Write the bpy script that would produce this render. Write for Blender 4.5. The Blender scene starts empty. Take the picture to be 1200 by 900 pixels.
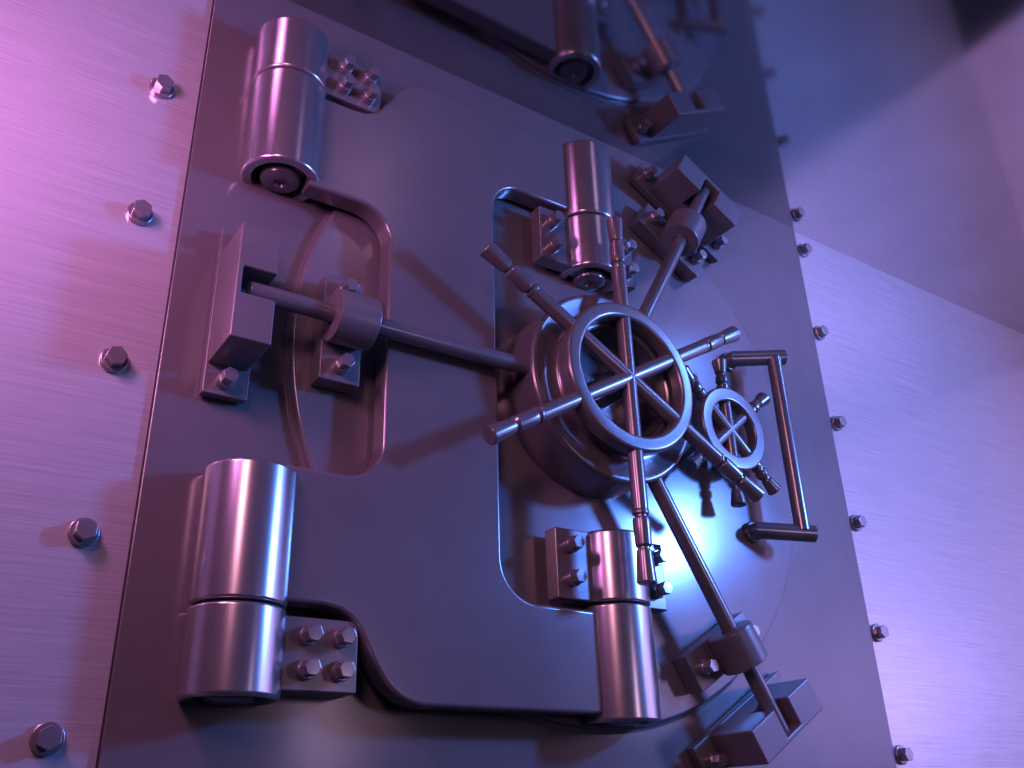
import bpy, bmesh, math, random
from mathutils import Vector, Matrix
random.seed(4)
PI = math.pi
scene = bpy.context.scene
col = scene.collection

# ------------------------------------------------------------------ coordinates
# x = right along the wall, h = height off the wall towards the viewer, z = up; origin = door centre
def V(x, h, z):
    return Vector((x, -h, z))

# ------------------------------------------------------------------ materials
def nodes_of(name):
    m = bpy.data.materials.new(name)
    m.use_nodes = True
    nt = m.node_tree
    b = nt.nodes['Principled BSDF']
    return m, nt, b

def ramp(nt, src, stops):
    r = nt.nodes.new('ShaderNodeValToRGB')
    e = r.color_ramp.elements
    e[0].position, e[0].color = stops[0][0], stops[0][1]
    e[1].position, e[1].color = stops[-1][0], stops[-1][1]
    for p, c in stops[1:-1]:
        k = e.new(p); k.color = c
    nt.links.new(src, r.inputs['Fac'])
    return r.outputs['Color']

def g(v):
    return (v, v, v, 1)

def noise(nt, vec, scale, detail=4, rough=.55):
    n = nt.nodes.new('ShaderNodeTexNoise')
    n.inputs['Scale'].default_value = scale
    n.inputs['Detail'].default_value = detail
    n.inputs['Roughness'].default_value = rough
    if vec is not None:
        nt.links.new(vec, n.inputs['Vector'])
    return n.outputs['Fac']

def mapped(nt, sx, sy, sz):
    tc = nt.nodes.new('ShaderNodeTexCoord')
    mp = nt.nodes.new('ShaderNodeMapping')
    mp.inputs['Scale'].default_value = (sx, sy, sz)
    nt.links.new(tc.outputs['Object'], mp.inputs['Vector'])
    return mp.outputs['Vector']

def satin(name, colr, metallic, r0, r1, bump=.0, spec=.5, blot=7.0):
    """painted or machined steel: roughness wanders in soft smudges, faint fine grain"""
    m, nt, b = nodes_of(name)
    v = mapped(nt, 1, 1, 1)
    sm = noise(nt, v, blot, 5, .6)
    rr = ramp(nt, sm, [(.3, g(r0)), (.7, g(r1))])
    nt.links.new(rr, b.inputs['Roughness'])
    lo = tuple(c * .93 for c in colr) + (1,)
    hi = tuple(min(1, c * 1.05) for c in colr) + (1,)
    n2 = noise(nt, v, blot * 1.7, 6, .6)
    nt.links.new(ramp(nt, n2, [(.3, lo), (.7, hi)]), b.inputs['Base Color'])
    b.inputs['Metallic'].default_value = metallic
    b.inputs['Specular IOR Level'].default_value = spec
    if bump:
        n3 = noise(nt, v, 420, 2, .5)
        bp = nt.nodes.new('ShaderNodeBump')
        bp.inputs['Strength'].default_value = bump
        bp.inputs['Distance'].default_value = .0008
        nt.links.new(n3, bp.inputs['Height'])
        nt.links.new(bp.outputs['Normal'], b.inputs['Normal'])
    return m

def brushed(name, colr, r0, r1, bump=.25, sx=1.3, sz=120, sy=120, dark=.86, metallic=1.0):
    m, nt, b = nodes_of(name)
    v1 = mapped(nt, sx, sy, sz)
    f1 = noise(nt, v1, 1.6, 6, .68)
    v2 = mapped(nt, sx * 3.2, sy * 2.6, sz * 3.1)
    f2 = noise(nt, v2, 1.4, 3, .6)
    mx = nt.nodes.new('ShaderNodeMath'); mx.operation = 'ADD'
    mh = nt.nodes.new('ShaderNodeMath'); mh.operation = 'MULTIPLY'; mh.inputs[1].default_value = .5
    nt.links.new(f1, mx.inputs[0]); nt.links.new(f2, mx.inputs[1]); nt.links.new(mx.outputs[0], mh.inputs[0])
    s = mh.outputs[0]
    lo = tuple(c * dark for c in colr) + (1,)
    hi = tuple(min(1, c * 1.06) for c in colr) + (1,)
    nt.links.new(ramp(nt, s, [(.36, lo), (.62, hi)]), b.inputs['Base Color'])
    nt.links.new(ramp(nt, s, [(.35, g(r1)), (.65, g(r0))]), b.inputs['Roughness'])
    b.inputs['Metallic'].default_value = metallic
    bp = nt.nodes.new('ShaderNodeBump')
    bp.inputs['Strength'].default_value = bump
    bp.inputs['Distance'].default_value = .0015
    nt.links.new(s, bp.inputs['Height'])
    nt.links.new(bp.outputs['Normal'], b.inputs['Normal'])
    return m

M_WALL = brushed('brushed_steel_wall', (.64, .63, .63), .145, .20, bump=.09, metallic=.5, dark=.76)
M_CEIL = satin('polished_ceiling_metal', (.52, .51, .52), 1.0, .075, .09, 0, blot=2.5)
M_SIDE = satin('side_wall_metal', (.80, .72, .72), .2, .50, .55, 0, blot=2)
M_PLATE = satin('dark_satin_steel', (.166, .155, .154), .30, .175, .225, .0, blot=3.2)
M_DOOR = satin('door_steel', (.185, .172, .178), .22, .16, .20, .0, blot=3.2)
M_BARREL = satin('polished_barrel_steel', (.47, .45, .46), .85, .235, .24, .0, blot=6)
M_PART = satin('machined_steel', (.195, .184, .187), .5, .21, .25, .0, blot=8)
M_BLOCK = satin('block_steel', (.150, .139, .140), .22, .29, .34, .0, blot=8)
M_BOLT = satin('bolt_steel', (.33, .31, .32), .7, .22, .25, .0, blot=40)
M_BLACK = satin('black_gap_shade', (.012, .011, .012), 0.0, .6, .7, 0)  # near black, stands in for the shade inside narrow gaps

# ------------------------------------------------------------------ mesh helpers
def finish(bm, angle=38):
    bmesh.ops.remove_doubles(bm, verts=bm.verts, dist=1e-6)
    bmesh.ops.recalc_face_normals(bm, faces=bm.faces)
    for f in bm.faces:
        f.smooth = True

def obj(name, bm, mat, parent=None, origin=None, rot=None, angle=40):
    """one mesh object; bm is given in door coordinates and moved so that origin becomes its local zero"""
    finish(bm)
    if origin is not None:
        bmesh.ops.translate(bm, verts=bm.verts, vec=-Vector(origin))
    me = bpy.data.meshes.new(name)
    bm.to_mesh(me); bm.free()
    me.materials.append(mat)
    me.set_sharp_from_angle(angle=math.radians(angle))
    o = bpy.data.objects.new(name, me)
    col.objects.link(o)
    w = o.modifiers.new('weighted', 'WEIGHTED_NORMAL')
    w.keep_sharp = True
    w.weight = 80
    if parent is not None:
        o.parent = parent
    elif origin is not None:
        o.location = origin
    return o

def tag(o, label=None, cat=None, group=None, kind=None):
    if label: o['label'] = label
    if cat: o['category'] = cat
    if group: o['group'] = group
    if kind: o['kind'] = kind
    return o

def thing(name, label, cat, loc, group=None, ang=0.0):
    o = bpy.data.objects.new(name, None)
    o.empty_display_size = .05
    col.objects.link(o)
    o.location = loc
    o.rotation_euler = (0, -ang, 0)
    return tag(o, label, cat, group)

def copy_tree(o, parent=None):
    c = o.copy(); col.objects.link(c)
    c.parent = parent
    for ch in list(o.children):
        copy_tree(ch, c)
    return c

def join(dst, src):
    me = bpy.data.meshes.new('tmp'); src.to_mesh(me); src.free()
    dst.from_mesh(me); bpy.data.meshes.remove(me)
    return dst

def cells_bm(xs, hs, zs, empty=(), bev=.004, seg=3):
    """closed solid made of the filled cells of a grid (one body, no inner faces)"""
    bm = bmesh.new()
    cache = {}
    def vt(i, j, k):
        if (i, j, k) not in cache:
            cache[(i, j, k)] = bm.verts.new(V(xs[i], hs[j], zs[k]))
        return cache[(i, j, k)]
    n = (len(xs) - 1, len(hs) - 1, len(zs) - 1)
    full = lambda i, j, k: 0 <= i < n[0] and 0 <= j < n[1] and 0 <= k < n[2] and (i, j, k) not in empty
    for i in range(n[0]):
        for j in range(n[1]):
            for k in range(n[2]):
                if not full(i, j, k): continue
                for d in ((1,0,0),(-1,0,0),(0,1,0),(0,-1,0),(0,0,1),(0,0,-1)):
                    if full(i+d[0], j+d[1], k+d[2]): continue
                    a = [q for q in range(3) if d[q]][0]
                    o1, o2 = [q for q in range(3) if q != a]
                    base = [i, j, k]
                    if d[a] > 0: base[a] += 1
                    quad = []
                    for (p, q) in ((0,0),(1,0),(1,1),(0,1)):
                        c = list(base); c[o1] += p; c[o2] += q
                        quad.append(vt(*c))
                    bm.faces.new(quad)
    bmesh.ops.recalc_face_normals(bm, faces=bm.faces)
    bmesh.ops.dissolve_limit(bm, angle_limit=.01, verts=bm.verts, edges=bm.edges)
    if bev:
        ed = [e for e in bm.edges if len(e.link_faces) == 2 and e.calc_face_angle(0) > .5]
        bmesh.ops.bevel(bm, geom=ed, offset=bev, segments=seg, profile=.5, affect='EDGES', clamp_overlap=True)
    return bm

def box_bm(x0, x1, h0, h1, z0, z1, bev=.004, seg=3):
    return cells_bm([x0, x1], [h0, h1], [z0, z1], (), bev, seg)

def lathe_bm(profile, centre, axis, seg=64):
    """revolve (radius, distance along axis) pairs; a radius of 0 closes to a point"""
    bm = bmesh.new()
    ax = Vector(axis).normalized()
    u = ax.orthogonal().normalized(); w = ax.cross(u)
    c = Vector(centre)
    rings = []
    for r, d in profile:
        if r <= 1e-7:
            rings.append([bm.verts.new(c + ax * d)])
        else:
            rings.append([bm.verts.new(c + ax * d + (u * math.cos(2*PI*i/seg) + w * math.sin(2*PI*i/seg)) * r) for i in range(seg)])
    for a, b in zip(rings[:-1], rings[1:]):
        for i in range(seg):
            j = (i + 1) % seg
            if len(a) == 1 and len(b) == 1: continue
            if len(a) == 1: bm.faces.new((a[0], b[i], b[j]))
            elif len(b) == 1: bm.faces.new((a[i], a[j], b[0]))
            else: bm.faces.new((a[i], a[j], b[j], b[i]))
    return bm

def arc(cx, cy, r, a0, a1, n=5):
    return [(cx + r * math.cos(a0 + (a1-a0)*i/n), cy + r * math.sin(a0 + (a1-a0)*i/n)) for i in range(n + 1)]

def cyl_profile(r, d0, d1, b=.006, n=4):
    """solid cylinder with rounded rims"""
    return [(0, d0)] + arc(r - b, d0 + b, b, -PI/2, 0, n) + arc(r - b, d1 - b, b, 0, PI/2, n) + [(0, d1)]

def tube_bm(pts, r, seg=28, cap=.004):
    """round bar through points, mitred at the corners"""
    bm = bmesh.new()
    P = [Vector(p) for p in pts]
    T = [(P[i+1] - P[i]).normalized() for i in range(len(P) - 1)]
    up = Vector((.137, .41, .9)).normalized()
    u = (up - T[0] * up.dot(T[0])).normalized()
    rings = []
    def ring(c, t, u, nrm=None, rr=r):
        w = t.cross(u)
        out = []
        for i in range(seg):
            a = 2*PI*i/seg
            q = (u * math.cos(a) + w * math.sin(a)) * rr
            if nrm is not None:
                q = q - t * (q.dot(nrm) / t.dot(nrm))
            out.append(bm.verts.new(c + q))
        return out
    rings.append(ring(P[0], T[0], u, rr=r - cap)); rings.append(ring(P[0] + T[0]*cap, T[0], u))
    for i in range(1, len(P) - 1):
        nrm = (T[i-1] + T[i]).normalized()
        rings.append(ring(P[i], T[i-1], u, nrm))
        q = T[i-1].rotation_difference(T[i])
        u = q @ u
    e = T[-1]
    rings.append(ring(P[-1] - e*cap, e, u)); rings.append(ring(P[-1], e, u, rr=r - cap))
    for a, b in zip(rings[:-1], rings[1:]):
        for i in range(seg):
            j = (i + 1) % seg
            bm.faces.new((a[i], a[j], b[j], b[i]))
    bm.faces.new(rings[0][::-1]); bm.faces.new(rings[-1])
    return bm

def fillet(poly, n=10):
    """poly: list of (x, z, r); returns the outline with rounded corners"""
    out = []
    N = len(poly)
    for i, (x, z, r) in enumerate(poly):
        p = Vector((x, z))
        if r <= 0:
            out.append(p); continue
        a = (Vector(poly[i-1][:2]) - p).normalized(); b = (Vector(poly[(i+1) % N][:2]) - p).normalized()
        th = a.angle(b)
        d = r / math.tan(th / 2)
        c = p + (a + b).normalized() * (r / math.sin(th / 2))
        s, e = p + a * d, p + b * d
        a0 = math.atan2(s.y - c.y, s.x - c.x); a1 = math.atan2(e.y - c.y, e.x - c.x)
        da = (a1 - a0 + PI) % (2*PI) - PI
        for k in range(n + 1):
            t = a0 + da * k / n
            out.append(c + Vector((math.cos(t), math.sin(t))) * r)
    return out

def plate_bm(outline, h0, h1, bev, seg=4):
    bm = bmesh.new()
    lo = [bm.verts.new(V(p[0], h0, p[1])) for p in outline]
    hi = [bm.verts.new(V(p[0], h1, p[1])) for p in outline]
    n = len(outline)
    top = bm.faces.new(hi); bot = bm.faces.new(lo[::-1])
    for i in range(n):
        j = (i + 1) % n
        bm.faces.new((lo[i], lo[j], hi[j], hi[i]))
    bmesh.ops.recalc_face_normals(bm, faces=bm.faces)
    rim = [e for e in bm.edges if (top in e.link_faces) or (bot in e.link_faces)]
    bmesh.ops.bevel(bm, geom=rim, offset=bev, segments=seg, profile=.5, affect='EDGES', clamp_overlap=True)
    return bm

def bolt_bm(R, head, wr, wt, turn=0.0):
    """hex head on a round flange, standing on local zero and pointing at the viewer"""
    bm = lathe_bm([(0, 0), (wr, 0), (wr, wt*.78), (wr*.96, wt*.94), (wr*.90, wt), (0, wt)], (0, 0, 0), (0, -1, 0), 36)
    hx = bmesh.new()
    def rg(h, k):
        return [hx.verts.new(V(R*k*math.cos(turn + PI/3*i), h, R*k*math.sin(turn + PI/3*i))) for i in range(6)]
    a, b = rg(wt*.5, 1), rg(head, 1)
    hx.faces.new(a[::-1]); hx.faces.new(b)
    for i in range(6):
        j = (i + 1) % 6
        hx.faces.new((a[i], a[j], b[j], b[i]))
    bmesh.ops.recalc_face_normals(hx, faces=hx.faces)
    ed = [e for e in hx.edges if e.calc_face_angle(0) > .5]
    bmesh.ops.bevel(hx, geom=ed, offset=R*.085, segments=2, profile=.5, affect='EDGES')
    return join(bm, hx)

def place(o, loc, parent=None):
    o.location = loc
    if parent is not None:
        o.parent = parent
    return o

# ------------------------------------------------------------------ the setting
CEIL = .98
SIDE = 3.03
def sheet(x0, x1, y0, y1, z0, z1, name, mat):
    bm = bmesh.new()
    bmesh.ops.create_cube(bm, size=1)
    bmesh.ops.scale(bm, verts=bm.verts, vec=(x1-x0, y1-y0, z1-z0))
    bmesh.ops.translate(bm, verts=bm.verts, vec=((x0+x1)/2, (y0+y1)/2, (z0+z1)/2))
    o = obj(name, bm, mat)
    o.modifiers.clear()
    return tag(o, kind='structure')

sheet(-4.0, SIDE, 0.0, .06, -3.0, CEIL + .0005, 'wall', M_WALL)
sheet(-4.0, SIDE + .06, -3.2, .06, CEIL + .001, CEIL + .061, 'ceiling', M_CEIL)
sheet(SIDE + .001, SIDE + .061, -3.2, .06, -.95, CEIL, 'side_wall', M_SIDE)

# ------------------------------------------------------------------ hex bolts in the wall
S = 2.3 / 6.541
wb = obj('hex_bolt', bolt_bm(.0205, .033, .0272, .010, .12), M_BOLT, None, (0, 0, 0))
ORD = ['uppermost', 'second from the top', 'third from the top', 'fourth from the top', 'fifth from the top', 'sixth from the top', 'lowest']
LBL = {
 (-1, 0): 'uppermost hex bolt on the pink brushed wall left of the top left hinge',
 (-1, 1): 'hex bolt on the pink wall between the top left hinge and the slotted block',
 (-1, 2): 'hex bolt on the pink wall at the lower edge of the slotted block\'s reddish shadow',
 (-1, 3): 'hex bolt on the left wall beside the upper half of the big bottom left hinge',
 (-1, 4): 'lowest hex bolt on the left wall, in the bottom left corner of the photo',
 (1, -1): 'highest hex bolt on the blue wall, just under the ceiling, mirrored in it',
 (1, 0): 'hex bolt on the blue wall just right of the top arm of the pull handle',
 (1, 1): 'hex bolt on the blue wall right of the middle of the pull handle',
 (1, 2): 'hex bolt on the lilac wall right of the bottom arm of the pull handle',
 (1, 3): 'hex bolt on the lilac wall, second from the bottom right of the frame plate',
 (1, 4): 'lowest hex bolt on the lilac wall, at the bottom edge right of the frame plate',
}
first = True
for side, x in ((-1, -1.166), (1, 1.134)):
    for j in range(0 if side < 0 else -1, 5):
        o = wb if first else wb.copy()
        if not first: col.objects.link(o)
        first = False
        o.location = V(x, 0, .5475 - j * S)
        o.rotation_euler = (0, random.uniform(-.5, .5), 0)
        tag(o, LBL[(side, j)], 'bolt', 'hex bolts along the two edges of the wall')

# ------------------------------------------------------------------ frame plate
FT = .012
fr = thing('vault_frame', 'broad flat dark steel frame plate the round vault door closes into', 'frame', V(0, 0, 0))
obj('frame_plate', box_bm(-1.081, 1.094, .0, FT, -3.0, CEIL + .004, .003, 2), M_PLATE, fr)
obj('gap_strip', box_bm(-1.0838, 1.0970, -.002, .004, -3.0, CEIL + .003, .001, 1), M_BLACK, fr)  # black strip painting the dark gap between wall and frame

# ------------------------------------------------------------------ round door
DH = .035
door = thing('vault_door', 'huge round dark steel vault door with a stepped gear drum and a pull handle', 'vault door', V(0, FT, 0))
do = door.location
R0 = .824
prof = [(0, FT + .001), (R0 + .004, FT + .001), (R0 + .004, FT + .004), (R0 - .006, FT + .006)] + \
       [(R0 - .006, DH - .008)] + arc(R0 - .014, DH - .008, .008, 0, PI/2, 5) + [(0, DH)]
obj('door_disc', lathe_bm(prof, (0, 0, 0), (0, -1, 0), 192), M_DOOR, door, do)
prof = [(.0, DH - .004), (.262, DH - .004), (.262, .158)] + arc(.252, .160, .010, 0, PI*.5, 6) + \
       [(.247, .1695), (.236, .166), (.215, .1615), (.198, .161), (.188, .164), (.182, .170), (.180, .178), (.180, .190), (.176, .195)] + \
       [(.158, .195), (.154, .191), (.154, .118), (.150, .112), (.0, .112)]
obj('gear_drum', lathe_bm(prof, (0, 0, 0), (0, -1, 0), 128), M_PART, door, do)
hd = bpy.data.objects.new('pull_handle', None); col.objects.link(hd); hd.parent = door
HX, HC, HH = .586, .696, .130
HZ = .274
def handle_arm(s):
    return tube_bm([V(HX, DH, s*HZ), V(HX, DH + .032, s*HZ), V(HC + .038, HH + .014, s*(HZ + .010))], .0245)
for s in (1, -1):
    obj('handle_arm', handle_arm(s), M_PART, hd, do)
    obj('foot', lathe_bm(cyl_profile(.031, DH - .002, DH + .016, .005), V(HX, 0, s*HZ), (0, -1, 0), 40), M_PART, hd, do)
obj('grip_bar', tube_bm([V(HC, HH, -HZ - .006), V(HC, HH, HZ + .006)], .0225), M_PART, hd, do)

# ------------------------------------------------------------------ hinge arm (C shaped plate with its four barrels)
HR = .090
LX, LH = -.887, .058
RX, RH = .022, .068
PH0, PH1 = .047, .105
scurve = [(-.735, .616), (-.700, .6215), (-.678, .633), (-.659, .653), (-.641, .685), (-.623, .718), (-.604, .747), (-.585, .767), (-.562, .782), (-.538, .791), (-.512, .795)]
right = fillet([(-.058, .795, 0), (-.058, .567, 0), (-.320, .567, .095), (-.320, -.567, .095), (-.058, -.567, 0), (-.058, -.795, 0)], 12)
win = fillet([(-.832, -.60, 0), (-.832, -.345, 0), (-.622, -.345, .085), (-.622, .345, .085), (-.832, .345, 0), (-.832, .616, 0)], 12)
out = []
out += [Vector(p) for p in scurve]
out += [p for p in right]
out += [Vector((x, -z)) for x, z in reversed(scurve)]
out += [Vector((-.832, -.616))] + [p for p in win[1:-1]] + [Vector((-.832, .616))]
arm = thing('crane_hinge', 'thick dark steel C shaped hinge plate swung across the left half of the door', 'hinge', V(-.45, PH0, 0))
ao = arm.location
obj('arm_plate', plate_bm(out, PH0, PH1, .009), M_PLATE, arm, ao)

def barrel_bm(x, h, z0, z1, open0=False, open1=False):
    """hinge barrel; an open end shows a recessed socket"""
    b = .0065
    pr = []
    if open0:
        pr += [(0, z0 + .05), (.064, z0 + .05), (.064, z0 + .008), (.067, z0 + .003)] + arc(HR - .009, z0 + .009, .009, -PI/2, 0, 5)
    else:
        pr += [(0, z0)] + arc(HR - b, z0 + b, b, -PI/2, 0, 4)
    if open1:
        pr += arc(HR - .009, z1 - .009, .009, 0, PI/2, 5) + [(.067, z1 - .003), (.064, z1 - .008), (.064, z1 - .05), (0, z1 - .05)]
    else:
        pr += arc(HR - b, z1 - b, b, 0, PI/2, 4) + [(0, z1)]
    return lathe_bm(pr, V(x, h, 0), (0, 0, 1), 96)

def pin_bm(x, h, z, s):
    """round pin head with a dimple, its face at z looking along s"""
    pr = [(0, -.045), (.030, -.045), (.030, -.012), (.046, -.012), (.047, -.006), (.044, .001), (.036, .005), (.020, .006), (.015, .005), (.013, .001), (.011, -.003), (0, -.004)]
    return lathe_bm(pr, V(x, h, z), (0, 0, s), 48)

GAP = .0025
for s in (1, -1):
    zi, zs, zo = .358, .630, .795
    a, b = (zi, zs - GAP) if s > 0 else (-zs + GAP, -zi)
    br = obj('hinge_barrel', barrel_bm(LX, LH, a, b, open0=s > 0, open1=s < 0), M_BARREL, arm, ao)
    obj('pin_head', pin_bm(LX, LH, s * (zi + .002), -s), M_PART, br, ao)
    zi, zs, zo = .376, .549, .812
    a, b = (zs + GAP, zo) if s > 0 else (-zo, -zs - GAP)
    br = obj('hinge_barrel', barrel_bm(RX, RH, a, b, open0=s < 0, open1=s > 0), M_BARREL, arm, ao)
    obj('pin_head', pin_bm(RX, RH, s * (zo - .004), s), M_PART, br, ao)

# ------------------------------------------------------------------ hinge brackets
def small_bolt(parent, loc, mesh=[None], turn=0.0):
    if mesh[0] is None:
        o = obj('bolt', bolt_bm(.0168, .043, .0198, .020, .0), M_BOLT, None, (0, 0, 0))
        mesh[0] = o
    else:
        o = mesh[0].copy(); col.objects.link(o)
    o.parent = parent
    o.location = loc
    o.rotation_euler = (0, turn, 0)
    return o

for s in (1, -1):
    lab = ('four bolt bracket with a fat barrel at the top left corner, under the ceiling' if s > 0 else
           'four bolt bracket with a fat shiny barrel at the bottom left of the hinge plate')
    t = thing('hinge_bracket', lab, 'hinge bracket', V(LX, FT, s * .71), 'hinge brackets bolted on with fat barrels')
    o = t.location
    za, zb = sorted((s * .641, s * .777))
    obj('leaf', box_bm(LX, -.655, FT - .002, .095, za, zb, .004), M_PLATE, t, o)
    a, b = (.630 + GAP, .795) if s > 0 else (-.795, -.630 - GAP)
    br = obj('hinge_barrel', barrel_bm(LX, LH, a, b, open0=s < 0, open1=s > 0), M_BARREL, t, o)
    obj('pin_head', pin_bm(LX, LH, s * .793, s), M_PART, br, o)
    for x in (-.762, -.694):
        for z in (.676, .738):
            small_bolt(t, V(x, .095, s * z) - o, turn=random.uniform(-.16, .16))
for s in (1, -1):
    lab = ('bracket block with a barrel bolted to the door above the gear drum' if s > 0 else
           'bracket block with a shiny barrel bolted to the door below the gear drum')
    t = thing('hinge_bracket', lab, 'hinge bracket', V(0, DH, s * .46), 'hinge brackets bolted on with fat barrels')
    o = t.location
    za, zb = sorted((s * .378, s * .546))
    obj('mounting_block', box_bm(-.166, .170, .056, .100, za, zb, .004), M_PART, t, o)
    obj('spacer', box_bm(-.140, .144, DH - .001, .058, za + .022, zb - .022, .001), M_BLACK, t, o)
    a, b = (.374, .549 - GAP) if s > 0 else (-.549 + GAP, -.374)
    br = obj('hinge_barrel', barrel_bm(RX, RH, a, b, open0=s > 0, open1=s < 0), M_BARREL, t, o)
    obj('pin_head', pin_bm(RX, RH, s * .370, -s), M_PART, br, o)
    for x in (-.128, .137):
        for z in (.420, .500):
            small_bolt(t, V(x, .100, s * z) - o, turn=random.uniform(-.16, .16))

# ------------------------------------------------------------------ hand wheels
def grip_profile(L, r, g1, g2, tip):
    """outer end of a spoke: neck, barrel, neck, flared tip"""
    n = r * .74
    return [(0, g1 - .012), (r * .98, g1 - .012), (r, g1 - .010), (r*1.05, g1 - .006), (r*1.02, g1 - .003), (n, g1), (n, g1 + .003), (r*1.02, g1 + .007), (r*1.08, g1 + .014), (r*1.08, (g1+g2)/2),
            (r*1.02, g2 - .007), (n, g2 - .002), (n, g2 + .002), (r*.93, g2 + .005)] + \
           [(r*.97, g2 + .010), (tip, L - .0035), (tip - .0025, L), (0, L)]

def hand_wheel(name, label, x, h, R_out, R_in, ring0, ring1, L, r, g1, g2, tip, hub_r, hub_back, group, turns):
    t = thing(name, label, 'hand wheel', V(x, h, 0), group)
    o = t.location
    b = .009 if R_out > .15 else .007
    pr = []
    pr += arc(R_out - b, ring0 + b, b, -PI/2, 0, 4) + arc(R_out - b, ring1 - b, b, 0, PI/2, 4)
    pr += arc(R_in + b, ring1 - b, b, PI/2, PI, 4) + arc(R_in + b, ring0 + b, b, PI, PI*1.5, 4)
    pr.append(pr[0])
    obj('ring', lathe_bm(pr, V(x, 0, 0), (0, -1, 0), 128), M_PART, t, o)
    obj('hub', lathe_bm([(0, hub_back), (hub_r, hub_back), (hub_r, h - r*.9), (0, h - r*.9)], V(x, 0, 0), (0, -1, 0), 40), M_PART, t, o)
    sp = gr = None
    for k, a in enumerate(turns):
        if sp is None:
            sp = obj('spoke', lathe_bm([(0, 0), (r, 0), (r, g1 - .013), (r*.9, g1 - .011), (0, g1 - .011)], V(0, 0, 0), (1, 0, 0), 32), M_PART, t)
            gr = obj('grip', lathe_bm(grip_profile(L, r, g1, g2, tip), V(0, 0, 0), (1, 0, 0), 32), M_PART, sp)
            c = sp
        else:
            c = copy_tree(sp, t)
        c.rotation_euler = (0, -math.radians(a), 0)
        if R_out > .15 and a in (90, 270):      # the upright bar is a touch longer below the hub
            c.scale = (.985 if a == 90 else 1.07, 1, 1)
    return t

hand_wheel('hand_wheel', 'large six spoke hand wheel with ring in front of the gear drum', -.003, .222, .204, .164, .200, .244,
           .488, .0195, .338, .412, .0235, .04, .11, 'six spoke hand wheels', (30, 90, 150, 210, 270, 330))
hand_wheel('hand_wheel', 'small six spoke hand wheel between the big wheel and the pull handle', .480, .099, .127, .086, .086, .124,
           .226, .0175, .146, .178, .0225, .03, DH - .002, 'six spoke hand wheels', (39, 90, 136, 219, 270, 316))

# ------------------------------------------------------------------ locking bars, guides and slotted blocks, turned about the door centre
def radial_loc(u, h, a):
    return V(u * math.cos(a), h, u * math.sin(a))

BAR_H = .140
ANG = (PI, math.radians(60), math.radians(-60))
bar_l = ('long steel locking bar lying level across the hinge plate to the left',
         'steel locking bar rising from the gear drum to the upper right',
         'steel locking bar dropping from the gear drum to the lower right')
gd_l = ('bar guide with round collar inside the left opening of the hinge plate',
        'bar guide with round collar at the upper right of the door, bluish and dim',
        'bar guide with round collar at the lower right edge of the door')
blk_l = ('tall slotted block catching the level bar at the left',
         'tilted slotted block under the ceiling at the upper right',
         'tilted slotted block catching the bar at the lower right')
BU = .230
bar0 = guide0 = block0 = None
for k, a in enumerate(ANG):
    # bar
    if bar0 is None:
        bar0 = thing('locking_bar', bar_l[k], 'locking bar', radial_loc(BU, BAR_H, a), 'three locking bars spreading from the gear drum', a)
        obj('bar', lathe_bm(cyl_profile(.0205, 0, .957 - BU, .003, 3), (0, 0, 0), (1, 0, 0), 36), M_PART, bar0)
    else:
        c = copy_tree(bar0); c.location = radial_loc(BU, BAR_H, a); c.rotation_euler = (0, -a, 0)
        tag(c, bar_l[k])
    # guide
    GU = .7225
    if guide0 is None:
        guide0 = thing('bar_guide', gd_l[k], 'bar guide', radial_loc(GU, DH, a), 'bar guides with round collars', a)
        obj('base', box_bm(-.0475, .0475, .004, .052, -.131, .131, .003), M_BLOCK, guide0)
        obj('spacer', box_bm(-.034, .034, -.001, .014, -.112, .112, .001), M_BLACK, guide0)
        CH = .100
        obj('collar', lathe_bm([(.0212, -.047), (.055, -.047), (.0585, -.0455), (.060, -.042), (.060, .042), (.0585, .0455), (.055, .047), (.0212, .047), (.0212, -.047)], V(0, CH, 0), (1, 0, 0), 64), M_BLOCK, guide0)
        for s in (1, -1):
            small_bolt(guide0, V(0, .052, s * .095), turn=.2 * s)
    else:
        c = copy_tree(guide0); c.location = radial_loc(GU, DH, a); c.rotation_euler = (0, -a, 0)
        tag(c, gd_l[k])
    # slotted block
    KU = .952 if k == 0 else .920
    if block0 is None:
        block0 = thing('slotted_block', blk_l[k], 'slotted block', radial_loc(KU, FT, a), 'slotted blocks that catch the bars', a)
        obj('base_plate', box_bm(-.047, .047, .006, .030, -.200, .200, .0025), M_BLOCK, block0)
        obj('block', cells_bm([-.042, .030, .043], [.029, .085, .168], [-.134, -.031, .031, .134], {(0, 1, 1)}, .004), M_BLOCK, block0)
        for s in (1, -1):
            small_bolt(block0, V(.004, .030, s * .168), turn=.3 * s)
        obj('spacer', box_bm(-.036, .036, .0, .008, -.180, .180, .001), M_BLACK, block0)
    else:
        c = copy_tree(block0); c.location = radial_loc(KU, FT, a); c.rotation_euler = (0, -a, 0)
        tag(c, blk_l[k])

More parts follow.
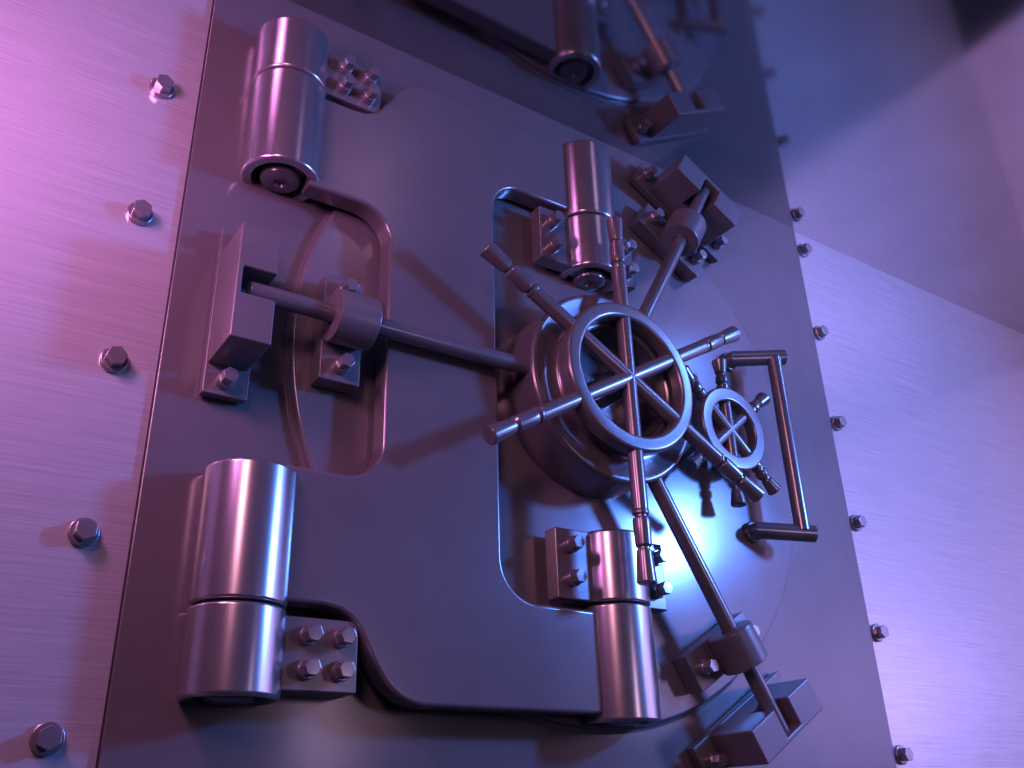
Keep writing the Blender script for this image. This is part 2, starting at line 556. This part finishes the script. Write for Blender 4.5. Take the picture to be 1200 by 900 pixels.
# ------------------------------------------------------------------ lamps and added fill lights
def area(name, loc, target, sx, sy, power, colr):
    l = bpy.data.lights.new(name, 'AREA')
    l.shape = 'RECTANGLE'; l.size = sx; l.size_y = sy
    l.energy = power; l.color = colr
    o = bpy.data.objects.new(name, l); col.objects.link(o)
    o.location = loc
    d = (Vector(target) - Vector(loc)).normalized()
    o.rotation_euler = d.to_track_quat('-Z', 'Z').to_euler()
    return o

area('blue_lamp', V(2.4, 2.25, .50), V(1.4, 2.13, .40), .34, .34, 172, (.085, .25, 1.0))
area('pink_lamp', V(-1.78, .66, .30), V(-1.42, 0, .20), .25, .42, 13.4, (1.0, .31, .93))
area('red_fill', V(-2.3, 2.4, .60), V(1.5, 2.0, -.3), .7, .7, 30, (1.0, .41, .58))  # added fill: reddens the shadows and warms the side wall
area('violet_fill', V(1.55, 2.1, -.35), V(2.55, 2.25, -.45), .5, .5, 84, (.45, .35, 1.0))  # unseen light added to brighten the side wall for its reflections
area('side_fill', V(2.6, 2.8, -.20), V(SIDE, .8, -.45), .6, .6, 3, (.70, .53, 1.0))  # faint extra light added towards the side wall
area('front_fill', V(.5, 2.8, -.60), V(3, .8, -.3), .6, .6, 6.0, (.97, .62, 1.0))  # weak fill added from the front to lift dark parts

w = bpy.data.worlds.new('World'); scene.world = w; w.use_nodes = True
bg = w.node_tree.nodes['Background']
bg.inputs['Color'].default_value = (.40, .40, 1.0, 1)
bg.inputs['Strength'].default_value = .03

# ------------------------------------------------------------------ camera
cam = bpy.data.cameras.new('camera')
co = bpy.data.objects.new('camera', cam); col.objects.link(co)
cam.sensor_width = 36; cam.lens = 1080.13 / 1200 * 36
cam.clip_start = .02; cam.clip_end = 100
Rm = Matrix(((0.83047476, -0.21768657, -0.51276138), (-0.55635177, -0.37040156, -0.74382484), (-0.02800693, 0.90300346, -0.42871945)))
co.matrix_world = Matrix.Translation((-1.4373, -1.78423, -1.0042)) @ Rm.to_4x4()
scene.camera = co

scene.view_settings.view_transform = 'Standard'
scene.view_settings.look = 'None'
scene.view_settings.exposure = 0
scene.view_settings.gamma = 1
